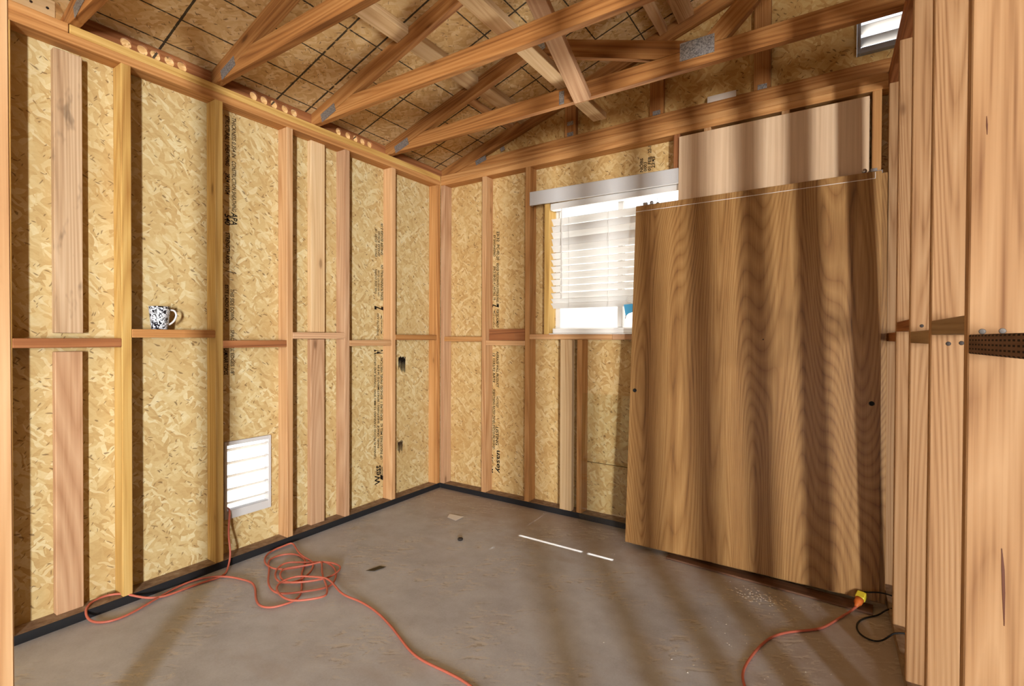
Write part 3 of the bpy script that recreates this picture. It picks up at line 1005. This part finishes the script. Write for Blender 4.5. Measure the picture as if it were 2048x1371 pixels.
def truss(y, label, last=False):
    root = tag(empty('roof_truss', (0, y, PT)), label, 'truss', 'roof trusses')
    y0, y1 = y, y + T
    lz = ROOF0 - 0.093 - 0.0015

    def lo(x):
        return lz + SLOPE * x
    xs = (PT - lz) / SLOPE
    dc = Vector((1, 0, SLOPE))
    tc = prism_y('top_chord', [(-0.42, lo(-0.42)), (-0.101, lo(-0.101)), (-0.101, PT + 0.001), (xs, PT + 0.001), (RIDGE - 0.001, lo(RIDGE)), (RIDGE - 0.001, lo(RIDGE) + 0.0925), (-0.42, lo(-0.42) + 0.0925)], y0, y1, W_TRUSS, root, dc)
    W_ = 2 * RIDGE
    prism_y('top_chord', [(W_ - a_, b_) for a_, b_ in [(xs, PT + 0.001), (RIDGE - 0.001, lo(RIDGE)), (RIDGE - 0.001, lo(RIDGE) + 0.0925), (-0.1, lo(-0.1) + 0.0925), (-0.1, PT + 0.001)]], y0, y1, W_TRUSS, root, Vector((1, 0, -SLOPE)))
    bt = PT + D
    xt = (bt - lz) / SLOPE
    g_ = 0.0006
    bc = prism_y('bottom_chord', [(xs + 0.004, PT + 0.001), (W_ - xs - 0.004, PT + 0.001), (W_ - xt - 0.004, bt), (xt + 0.004, bt)], y0 + g_, y1 - g_, W_TRUSS, root)
    if not last:
        for mir in (False, True):
            def P(x, z):
                return (W_ - x if mir else x, z)
            # left web: up to the top chord; right web: up to the ridge
            for (xa, za, xb) in ((2.02, bt, 1.225), (2.13, bt, 2.98)):
                zb = lo(xb)
                d_ = Vector((xb - xa, 0, zb - za)).normalized()
                nrm = Vector((-d_.z, 0, d_.x))
                h_ = D / 2
                # ends cut along the bottom chord's top and the top chord's underside
                q = []
                for s_ in (-1, 1):
                    p0 = Vector((xa, 0, za)) + nrm * h_ * s_
                    t0 = (bt + 0.0012 - p0.z) / d_.z
                    a_ = p0 + d_ * t0
                    # meet lower edge line of the top chord
                    t1 = (lo(0) - 0.0012 + SLOPE * p0.x - p0.z) / (d_.z - SLOPE * d_.x)
                    b_ = p0 + d_ * t1
                    q.append((a_, b_))
                prism_y('web', [P(q[0][0].x, q[0][0].z), P(q[0][1].x, q[0][1].z), P(q[1][1].x, q[1][1].z), P(q[1][0].x, q[1][0].z)], y0 + 0.0003, y1 - 0.0003, W_TRUSS, root, (d_.x * (-1 if mir else 1), 0, d_.z))
    # toothed nail plates on the front face
    def plate(cx, cz, w_, h_, ang):
        d_ = (math.cos(ang), 0, math.sin(ang))
        n_ = (-math.sin(ang), 0, math.cos(ang))
        for yy in (y0 - 0.0012,):
            a_ = Vector((cx, yy, cz)) - Vector(d_) * w_ / 2
            b_ = Vector((cx, yy, cz)) + Vector(d_) * w_ / 2
            board('nail_plate', a_, b_, h_, 0.0016, n_, METAL, root, 0)
    if not last:
        plate(0.13, 2.505, 0.13, 0.05, math.atan(SLOPE))
        plate(2.07, bt - 0.004, 0.155, 0.085, 0)
        plate(1.20, 2.83, 0.10, 0.07, math.atan(SLOPE))
        plate(1.36, bt - 0.05, 0.03, 0.07, 0) if abs(y - TY[3]) < 0.01 else None
    else:
        plate(0.36, bt - 0.018, 0.10, 0.035, 0.25)
        plate(0.56, bt + 0.028, 0.035, 0.03, 0.25)
    return root


LAB = ['roof truss nearest the camera, only its heel shows at upper left', 'second roof truss from the camera, heel right of the first row of vent holes',
       'roof truss with the long chord under the two loose brace boards', 'roof truss with a grey nail plate at the middle, nearest the back wall']
for y, l in zip(TY, LAB):
    truss(y, l)
gt = truss(0.051 - 0.0005, 'gable end truss lying against the back wall sheathing', True)
gt.location = (0, 0.0505, PT)
# vertical gable studs with nail plates
for x, m in ((1.070, W_TRUSS), (1.655, W_TRUSS), (2.234, W_TRUSS)):
    zt = roofz(x) - 0.098
    s = box('gable_stud', (x, x + 0.083), (0.0509, 0.0885), (PT + D + 0.0015, zt), m, gt)
    for z in (PT + D + 0.012, PT + D + 0.085 if x < 1.2 else zt - 0.05):
        board('nail_plate', (x + 0.02, 0.0497, z), (x + 0.066, 0.0497, z), 0.026, 0.0014, (0, 0, 1), METAL, gt, 0)
k = board('paper_label', (1.993, 0.0495, 2.568), (2.146, 0.0495, 2.568), 0.035, 0.001, (0, 0, 1), STICKER, gt, 0)

# loose braces
o = board('brace_board', (1.376, -1.95, PT + D + 0.0205), (1.376, -0.062, PT + D + 0.0205), 0.088, T, (1, 0, 0), W_PALE)
tag(o, 'pale two by four laid flat on top of the truss chords', 'board', 'loose brace boards')
o = board('brace_board', (1.489, -0.548, 2.462), (1.489, -1.46, 2.942), 0.090, T, (1, 0, 0), W_PINK)
tag(o, 'pinkish brace board slanting down and ending on the truss chord face', 'board', 'loose brace boards')

# ------------------------------------------------------------------ window
wi = tag(empty('window_1', ((WX0 + WX1) / 2, D, WZ0)), 'white vinyl window in the back wall behind a blind', 'window', kind='structure')
yf0, yf1 = 0.098, 0.150
box('frame', (WX0 - 0.01, WX0 + 0.035), (yf0, yf1), (WZ0, WZ1), WHITE, wi)
box('frame', (WX1 - 0.035, WX1 + 0.01), (yf0, yf1), (WZ0, WZ1), WHITE, wi)
box('frame', (WX0 + 0.0355, WX1 - 0.0355), (yf0, yf1), (WZ0 - 0.005, WZ0 + 0.04), WHITE, wi)
box('frame', (WX0 + 0.0355, WX1 - 0.0355), (yf0, yf1), (WZ1 - 0.04, WZ1 + 0.005), WHITE, wi)
box('mullion', (1.435, 1.47), (yf0 + 0.004, yf1 - 0.004), (WZ0 + 0.0405, WZ1 - 0.0405), WHITE, wi)
box('pane', (WX0 + 0.036, 1.4345), (0.122, 0.126), (WZ0 + 0.041, WZ1 - 0.041), GLASS, wi, 0)
box('pane', (1.4705, WX1 - 0.036), (0.122, 0.126), (WZ0 + 0.041, WZ1 - 0.041), GLASS, wi, 0)
box('sill_board', (0.984, 1.90), (0.001, 0.0975), (1.2185, 1.2235), WHITE, wi, 0.001)

bl = tag(empty('window_blind', (1.42, 0.05, 2.10)), 'white faux wood blind with nearly closed slats and grey white valance', 'blind')
va = mk('valance', [], [], GREYWHITE, bl) if False else None
# valance: box board with a returning end, tilted a touch
vz0, vz1 = 2.108, 2.202
va = mk('valance', [(0.842, -0.030, vz0), (1.852, -0.030, vz0 - 0.013), (1.852, -0.012, vz0 - 0.013), (0.842, -0.012, vz0), (0.842, -0.030, vz1), (1.852, -0.030, vz1 - 0.018), (1.852, -0.012, vz1 - 0.018), (0.842, -0.012, vz1)], BF, GREYWHITE, bl, frame((1.4, -0.02, 2.15), (1, 0, 0), (0, 0, 1)), 0.003)
box('valance_return', (0.843, 0.858), (-0.0115, -0.0005), (vz0, vz1 - 0.002), GREYWHITE, va, 0.001)
box('head_rail', (0.990, 1.895), (0.002, 0.050), (2.062, 2.106), WHITE, bl)
slz = [1.982, 1.930, 1.890, 1.845, 1.800, 1.752, 1.707, 1.661, 1.616, 1.571, 1.526, 1.481, 1.443, 1.412]
tl = {0: -48, 1: -60, 2: -46, 3: -60, 4: -46}
for i, z in enumerate(slz):
    a_ = math.radians(tl.get(i, -41))
    d_ = Vector((0, math.cos(a_), math.sin(a_)))
    n_ = Vector((0, -math.sin(a_), math.cos(a_)))
    cpt = Vector((0, 0.026, z))
    prof = [(-0.025, 0), (-0.012, 0.0016), (0, 0.0022), (0.012, 0.0016), (0.025, 0)]
    vs = []
    for x in (0.994, 1.892):
        for s_ in (1, -1):
            for u, h_ in (prof if s_ > 0 else prof[::-1]):
                vs.append(Vector((x, 0, 0)) + cpt + d_ * u + n_ * (h_ + 0.0012 * s_))
    fs = [tuple(range(10)), tuple(range(19, 9, -1))] + [(j, (j + 1) % 10, 10 + (j + 1) % 10, 10 + j) for j in range(10)]
    mk('slat', vs, fs, SLAT, bl, frame((1.44, 0.026, z), (1, 0, 0), (0, 0, 1)))
box('bottom_rail', (0.994, 1.892), (0.034, 0.070), (1.2245, 1.258), WHITE, bl)
tube('tilt_wand', [(1.080, -0.004, 2.06), (1.080, -0.006, 1.9), (1.083, -0.006, 1.7), (1.084, -0.005, 1.458)], 0.0035, WHITE, bl)
for x in (1.131, 1.41, 1.72):
    tube('ladder_cord', [(x, 0.003, 2.06), (x, 0.002, 1.8), (x + 0.002, 0.002, 1.5), (x, 0.004, 1.262)], 0.0012, WHITE, bl, bev=1)

# assumed wall, added outside the window to hold back its light
nb = box('outside_screen_wall', (-6, 8), (2.6, 2.8), (-0.15, 2.7), SCREENWALL, None, 0)
tag(nb, 'pale wall added outside to limit the window light, just visible between the blind slats', 'wall', kind='structure')

# ------------------------------------------------------------------ vents
lv = tag(empty('louver_vent', (-D, (VY0 + VY1) / 2, VZ0)), 'white louvered vent low in the left wall with cord running out', 'vent')
fx = (-0.125, -0.080)
box('vent_frame', fx, (VY0 + 0.001, VY0 + 0.014), (VZ0 + 0.001, VZ1 - 0.001), GREYWHITE, lv, 0.001)
box('vent_frame', fx, (VY1 - 0.016, VY1 - 0.001), (VZ0 + 0.001, VZ1 - 0.001), GREYWHITE, lv, 0.001)
box('vent_frame', fx, (VY0 + 0.0145, VY1 - 0.0165), (VZ1 - 0.022, VZ1 - 0.001), GREYWHITE, lv, 0.001)
box('vent_frame', fx, (VY0 + 0.0145, VY1 - 0.0165), (VZ0 + 0.001, VZ0 + 0.045), GREYWHITE, lv, 0.001)
for i in range(5):
    zc = 0.296 + i * 0.0715
    board('louver', (-0.103, VY0 + 0.0147, zc), (-0.103, VY1 - 0.0167, zc), 0.046, 0.003, (1, 0, 0.55), WHITE, lv, 0)

gv = tag(empty('gable_vent', ((GV[0] + GV[1]) / 2, D, GV[2])), 'grey framed louvered vent high in the gable at upper right', 'vent')
fy = (0.060, 0.135)
GALV = flat('galvanised_frame', (150, 152, 158), 0.4, 0.5, 0.5)
box('vent_frame', (GV[0] + 0.001, GV[0] + 0.016), fy, (GV[2] + 0.001, GV[3] - 0.001), GALV, gv, 0.001)
box('vent_frame', (GV[1] - 0.016, GV[1] - 0.001), fy, (GV[2] + 0.001, GV[3] - 0.001), GALV, gv, 0.001)
box('vent_frame', (GV[0] + 0.0165, GV[1] - 0.0165), fy, (GV[2] + 0.001, GV[2] + 0.028), GALV, gv, 0.001)
box('vent_frame', (GV[0] + 0.0165, GV[1] - 0.0165), fy, (GV[3] - 0.02, GV[3] - 0.001), GALV, gv, 0.001)
for i in range(7):
    zc = GV[2] + 0.075 + i * 0.062
    board('louver', (GV[0] + 0.017, 0.105, zc), (GV[1] - 0.017, 0.105, zc), 0.05, 0.003, (0, 0.9, -0.45), WHITE, gv, 0)

# ------------------------------------------------------------------ sheets and doors leaning on the back wall


def slab(name, x0, x1, ya, za, yb, zb, t, mat, edge, parent):
    """leaning slab: front face from (ya,za) at the foot to (yb,zb) at the head"""
    d_ = Vector((0, yb - ya, zb - za)).normalized()
    n_ = Vector((0, -d_.z, d_.y))     # towards the room
    vs = []
    for off in (0, -t):
        for x, yy, zz in ((x0, ya, za), (x1, ya, za), (x1, yb, zb), (x0, yb, zb)):
            vs.append(Vector((x, yy, zz)) + n_ * off)
    o_ = mk(name, vs, BF, [mat, edge], parent, frame(((x0 + x1) / 2, (ya + yb) / 2, (za + zb) / 2), d_, (1, 0, 0)), 0.0015)
    for p_ in o_.data.polygons:
        if abs((WM[o_].to_3x3() @ p_.normal).dot(n_)) < 0.5:
            p_.material_index = 1
    return d_, n_, o_


bp = tag(empty('plywood_sheet', (2.30, -0.08, 0.0)), 'pale birch plywood sheet leaning behind the oak doors', 'plywood')
slab('sheet', 1.853, 2.751, -0.085, 0.006, -0.0215, 2.364, 0.018, BIRCH, BIRCH, bp)


def sliding_door(label, x0, x1, ya, za, yb, zb, t):
    root = tag(empty('sliding_door', ((x0 + x1) / 2, ya, 0)), label, 'door', 'sliding closet doors')
    d_, n_, sl_ = slab('door_leaf', x0, x1, ya, za, yb, zb, t, OAK, OAKEDGE, root)
    A = Vector((0, ya, za))

    def on(x, s_, off=0.0):
        return Vector((x, 0, 0)) + A + d_ * s_ + n_ * off
    L = math.hypot(yb - ya, zb - za)
    # rollers on the top edge
    for xr in (x0 + 0.055, x1 - 0.03):
        ro = board('roller_bracket', on(xr - 0.012, L + 0.008, -t / 2), on(xr + 0.012, L + 0.008, -t / 2), 0.015, 0.02, (0, 0, 1), STEEL, root, 0.001)
        lathe('roller_wheel', [(0, -0.006), (0.008, -0.006), (0.010, -0.003), (0.010, 0.003), (0.008, 0.006), (0, 0.006)], STEEL, ro, frame(on(xr + (0.036 if xr < 2.2 else -0.036), L + 0.0115, -t / 2), n_, (1, 0, 0)), 18)
    return root, on, L, n_


d1, on1, L1, n1 = sliding_door('front oak veneer sliding door leaning on the wall, round pulls on both edges', 1.627, 2.797, -0.250, 0.030, -0.104, 1.975, 0.018)
d2, on2, L2, n2_ = sliding_door('second oak sliding door behind, only its right edge shows', 1.655, 2.8195, -0.218, 0.014, -0.078, 1.970, 0.018)
for x, s_ in ((1.656, 0.865), (2.764, 0.873)):
    c_ = on1(x, s_)
    lathe('finger_pull', [(0, 0.0012), (0.006, 0.0012), (0.0065, 0.003), (0.0105, 0.003), (0.0115, -0.003), (0, -0.003)], BLKRUB, d1, frame(c_, n1, (1, 0, 0)), 20)
disc('screw_hole', on1(2.317, 1.163), n1, 0.0035, 0.0006, BLKRUB, d1)
board('edge_line', on1(1.629, L1 - 0.034, 0.0006), on1(2.772, L1 - 0.034, 0.0006), 0.0022, 0.0012, (0, 0, 1), PAPER, d1, 0)
board('edge_line', on1(2.772, L1 - 0.034, 0.0006), on1(2.772, L1 - 0.004, 0.0006), 0.0022, 0.0012, (1, 0, 0), PAPER, d1, 0)

fb = board('floor_board', (1.87, -0.235, 0.0065), (2.772, -0.288, 0.0065), 0.085, 0.0105, (0, 1, 0), BRBOARD, None, 0.001)
tag(fb, 'thin dark brown board lying on the slab under the oak doors', 'board')

ac = tag(empty('acrylic_sheet', (1.42, -0.066, 0)), 'clear acrylic sheet standing at the left edge of the oak door', 'acrylic sheet')
slab('sheet', 1.246, 1.62, -0.066, 0.004, -0.018, 0.835, 0.005, GLASS, GLASS, ac)

# ------------------------------------------------------------------ mug on the blocking
mz = 1.187 + T + 0.0005
my, mx = -1.924, -0.046
mu = tag(empty('mug', (mx, my, mz)), 'white mug with black floral print on the wall blocking', 'mug')
fm = frame((mx, my, mz), (0, 0, 1), (1, 0, 0))
lathe('cup', [(0, 0.003), (0.029, 0.003), (0.030, 0), (0.033, 0.002), (0.036, 0.03), (0.0415, 0.085), (0.043, 0.107), (0.0425, 0.1085), (0.041, 0.107), (0.038, 0.08), (0.033, 0.02), (0.030, 0.008), (0, 0.007)], FLORAL, mu, fm, 40)
hd = Vector((0.35, 1, 0)).normalized()
hb = Vector((mx, my, mz))
tube('handle', [hb + hd * r_ + Vector((0, 0, z)) for r_, z in ((0.037, 0.092), (0.050, 0.095), (0.062, 0.088), (0.067, 0.068), (0.060, 0.045), (0.046, 0.028), (0.034, 0.022))], 0.0045, GLAZE, mu, fr=fm)

# ------------------------------------------------------------------ cords
COIL = [(0.26, -1.663), (0.302, -1.669), (0.348, -1.685), (0.4, -1.714), (0.467, -1.748), (0.518, -1.76), (0.552, -1.748), (0.578, -1.726), (0.596, -1.691), (0.606, -1.658), (0.587, -1.613), (0.557, -1.583), (0.508, -1.551), (0.458, -1.516), (0.396, -1.478), (0.359, -1.443), (0.325, -1.411), (0.285, -1.381), (0.235, -1.365), (0.183, -1.365), (0.137, -1.387), (0.109, -1.428), (0.115, -1.471), (0.145, -1.508), (0.214, -1.537), (0.278, -1.58), (0.342, -1.621), (0.414, -1.653), (0.467, -1.659), (0.508, -1.647), (0.563, -1.598), (0.601, -1.548), (0.623, -1.507), (0.627, -1.465), (0.59, -1.421), (0.537, -1.377), (0.471, -1.345), (0.412, -1.337), (0.38, -1.346), (0.36, -1.38), (0.342, -1.436), (0.306, -1.494), (0.285, -1.516), (0.234, -1.535), (0.161, -1.529), (0.097, -1.499), (0.051, -1.453), (0.027, -1.398), (0.032, -1.339), (0.026, -1.291), (0.086, -1.313), (0.168, -1.348), (0.262, -1.372), (0.321, -1.374), (0.37, -1.389), (0.424, -1.438), (0.453, -1.484), (0.466, -1.525), (0.459, -1.557), (0.43, -1.587), (0.404, -1.601), (0.344, -1.586), (0.287, -1.551), (0.245, -1.504), (0.242, -1.463), (0.273, -1.43), (0.334, -1.397), (0.379, -1.359), (0.438, -1.331), (0.488, -1.326), (0.525, -1.34), (0.554, -1.38), (0.564, -1.431), (0.544, -1.476), (0.515, -1.52), (0.474, -1.567), (0.427, -1.585), (0.371, -1.575), (0.324, -1.549), (0.298, -1.514), (0.322, -1.468), (0.364, -1.417), (0.384, -1.38), (0.386, -1.35), (0.454, -1.402), (0.52, -1.446), (0.568, -1.47), (0.625, -1.499), (0.675, -1.529), (0.704, -1.559), (0.695, -1.589), (0.649, -1.64), (0.609, -1.671), (0.556, -1.677), (0.493, -1.664), (0.444, -1.64), (0.419, -1.61), (0.416, -1.572), (0.426, -1.523), (0.476, -1.493), (0.539, -1.472), (0.574, -1.459), (0.627, -1.465), (0.709, -1.494), (0.761, -1.503), (0.805, -1.498), (0.848, -1.487)]
path = [(-0.150, -1.582, 0.272), (-0.110, -1.584, 0.270), (-0.085, -1.586, 0.270), (-0.068, -1.592, 0.258), (-0.052, -1.604, 0.205), (-0.03, -1.619, 0.165), (-0.004, -1.626, 0.115), (0.012, -1.628, 0.06), (0.026, -1.645, 0.02), (0.055, -1.668, 0.006), (0.099, -1.704, 0.006), (0.088, -1.77, 0.006), (0.072, -1.847, 0.006), (0.085, -1.968, 0.006), (0.035, -2.03, 0.02), (-0.015, -2.072, 0.046), (-0.062, -2.115, 0.046), (-0.062, -2.172, 0.046), (-0.01, -2.217, 0.046), (0.03, -2.222, 0.016), (0.076, -2.208, 0.006), (0.121, -2.165, 0.006), (0.117, -2.09, 0.007), (0.088, -2.009, 0.012), (0.037, -1.913, 0.007), (0.016, -1.821, 0.006), (0.052, -1.753, 0.008), (0.129, -1.701, 0.012), (0.20, -1.675, 0.006)]
n_c = len(COIL)
for i, (x, y) in enumerate(COIL):
    t_ = i / n_c
    z = 0.006 + 0.016 * t_ if t_ < 0.93 else 0.021 * (1 - t_) / 0.07 + 0.0055
    path.append((x, y, z + 0.0015 * math.sin(i * 1.7)))
path += [(0.952, -1.496, 0.0055), (1.054, -1.524, 0.0055), (1.163, -1.563, 0.0055), (1.28, -1.615, 0.0055), (1.364, -1.632, 0.0055), (1.453, -1.628, 0.0055), (1.533, -1.628, 0.0055), (1.587, -1.633, 0.0055), (1.70, -1.66, 0.0055), (1.85, -1.72, 0.0055), (2.0, -1.85, 0.0055)]
c1 = tube('extension_cord', path, 0.0048, ORANGE, None, res=4, bev=3)
tag(c1, 'orange extension cord coiled on the slab by the left wall', 'cord', 'orange extension cords')

ec = tag(empty('extension_cord', (2.70, -0.35, 0)), 'orange extension cord with yellow connector near the right partition', 'cord', 'orange extension cords')
tube('cable', [(2.718, -0.322, 0.026), (2.704, -0.345, 0.020), (2.685, -0.375, 0.010), (2.663, -0.412, 0.0055), (2.622, -0.503, 0.0055), (2.589, -0.575, 0.0055), (2.536, -0.626, 0.0055), (2.477, -0.674, 0.0055), (2.427, -0.739, 0.0055), (2.395, -0.828, 0.0055), (2.373, -0.926, 0.0055), (2.361, -1.001, 0.0055), (2.36, -1.063, 0.0055), (2.373, -1.11, 0.0055), (2.401, -1.181, 0.0055), (2.47, -1.35, 0.0055)], 0.0048, ORANGE, ec, res=4, bev=3)
pd = Vector((0.30, 0.85, 0.42)).normalized()
p0 = Vector((2.710, -0.335, 0.0245))
lathe('sleeve', [(0, 0), (0.0065, 0), (0.009, 0.012), (0.0155, 0.022), (0.017, 0.045), (0, 0.046)], ORANGE2, ec, frame(p0, pd, (1, 0, 0)), 16)
board('connector', p0 + pd * 0.0455, p0 + pd * 0.083, 0.036, 0.028, (1, -0.3, 0), YELLOW, ec, 0.004)
bkp = p0 + pd * 0.082
bk = tag(empty('power_lead', tuple(bkp)), 'thin black power lead looping beside the right partition', 'cord')
tube('cable', [bkp, bkp + pd * 0.012, (2.752, -0.275, 0.072), (2.780, -0.272, 0.082), (2.815, -0.262, 0.082), (2.85, -0.245, 0.07), (2.92, -0.21, 0.05), (2.965, -0.215, 0.01), (2.99, -0.25, 0.004), (2.965, -0.285, 0.012), (2.92, -0.292, 0.043), (2.85, -0.296, 0.045), (2.815, -0.305, 0.03), (2.79, -0.325, 0.004), (2.754, -0.354, 0.004), (2.718, -0.413, 0.004), (2.706, -0.472, 0.004), (2.714, -0.531, 0.004), (2.751, -0.56, 0.004), (2.788, -0.549, 0.006), (2.818, -0.527, 0.035), (2.838, -0.515, 0.044), (2.880, -0.50, 0.044), (2.93, -0.49, 0.03), (2.98, -0.47, 0.004)], 0.0032, BLKRUB, bk, res=4, bev=3)

# ------------------------------------------------------------------ small things
vs = [(0.456, -0.414, 0.003), (0.574, -0.408, 0.006), (0.570, -0.486, 0.003), (0.484, -0.469, 0.002)]
o = mk('paper_scrap', vs + [(a_, b_, c_ + 0.0008) for a_, b_, c_ in vs], BF, PAPER, None, frame((0.52, -0.45, 0), (0, 0, 1), (1, 0, 0)))
tag(o, 'small white paper scrap on the slab near the corner', 'paper')
o = lathe('pebble', [(0, 0), (0.014, 0.001), (0.017, 0.007), (0.012, 0.013), (0, 0.015)], PEBBLE, None, frame((0.786, -0.703, 0), (0, 0, 1), (1, 0.3, 0)), 9, False)
tag(o, 'small dark pebble on the open slab', 'pebble')
vs = [(0.63, -1.27, 0.001), (0.655, -1.20, 0.004), (0.685, -1.185, 0.002), (0.672, -1.25, 0.003)]
o = mk('leaf_scrap', vs + [(a_, b_, c_ + 0.0008) for a_, b_, c_ in vs], BF, flat('dry_leaf', (84, 74, 54), 0.9, 0.1), None, frame((0.65, -1.23, 0), (0, 0, 1), (1, 0, 0)))
tag(o, 'dark crumpled leaf scrap right of the orange coil', 'scrap')
# blue strip caught at the door's edge
br_ = tag(empty('blue_strip', (1.60, -0.14, 1.36)), 'torn blue plastic strip caught at the left edge of the oak door', 'plastic strip')
vs, fs = [], []
shp = [(1.573, -0.150, 1.392), (1.640, -0.140, 1.398), (1.640, -0.140, 1.352), (1.600, -0.148, 1.338), (1.585, -0.152, 1.322), (1.580, -0.150, 1.352)]
vs = [Vector(p_) for p_ in shp] + [Vector(p_) + Vector((0, 0.0015, 0)) for p_ in shp]
fs = [tuple(range(6)), tuple(range(11, 5, -1))] + [(i, (i + 1) % 6, 6 + (i + 1) % 6, 6 + i) for i in range(6)]
mk('strip', vs, fs, BLUE, br_, frame((1.60, -0.15, 1.36), (0, -1, 0), (1, 0, 0)))
tube('string', [(1.640, -0.137, 1.445), (1.605, -0.14, 1.442), (1.583, -0.142, 1.424), (1.592, -0.145, 1.408), (1.612, -0.145, 1.402), (1.625, -0.142, 1.395)], 0.0022, WHITE, br_)
tube('string', [(1.587, -0.150, 1.330), (1.585, -0.152, 1.318), (1.583, -0.151, 1.308)], 0.002, NAIL, br_)

# paint chips and crumbs swept over the slab: nobody could count them
rd = random.Random(5)
vs, fs = [], []


def chip(x, y, r_):
    k_ = len(vs)
    a0 = rd.uniform(0, 6.28)
    h_ = rd.uniform(0.001, 0.003)
    for q in range(4):
        a_ = a0 + q * math.pi / 2 + rd.uniform(-0.4, 0.4)
        rr = r_ * rd.uniform(0.5, 1.2)
        vs.append((x + rr * math.cos(a_), y + rr * math.sin(a_), 0.0004))
    vs.append((x, y, h_))
    fs.extend([(k_, k_ + 1, k_ + 4), (k_ + 1, k_ + 2, k_ + 4), (k_ + 2, k_ + 3, k_ + 4), (k_ + 3, k_, k_ + 4)])


for _ in range(110):
    chip(2.36 + rd.gauss(0, 0.07), -0.43 + rd.gauss(0, 0.035), rd.uniform(0.003, 0.010))
for _ in range(60):
    chip(2.3 + rd.gauss(0, 0.15), -0.9 + rd.gauss(0, 0.2), rd.uniform(0.0015, 0.006))
for _ in range(120):
    chip(rd.uniform(0.05, 2.75), -abs(rd.gauss(0, 0.35)) - 0.03, rd.uniform(0.001, 0.004))
for _ in range(90):
    chip(rd.uniform(0.05, 2.7), rd.uniform(-2.2, -0.1), rd.uniform(0.001, 0.0035))
o = mk('floor_crumbs', vs, fs, CHIP)
tag(o, 'white paint chips and crumbs scattered over the slab', 'crumbs', kind='stuff')
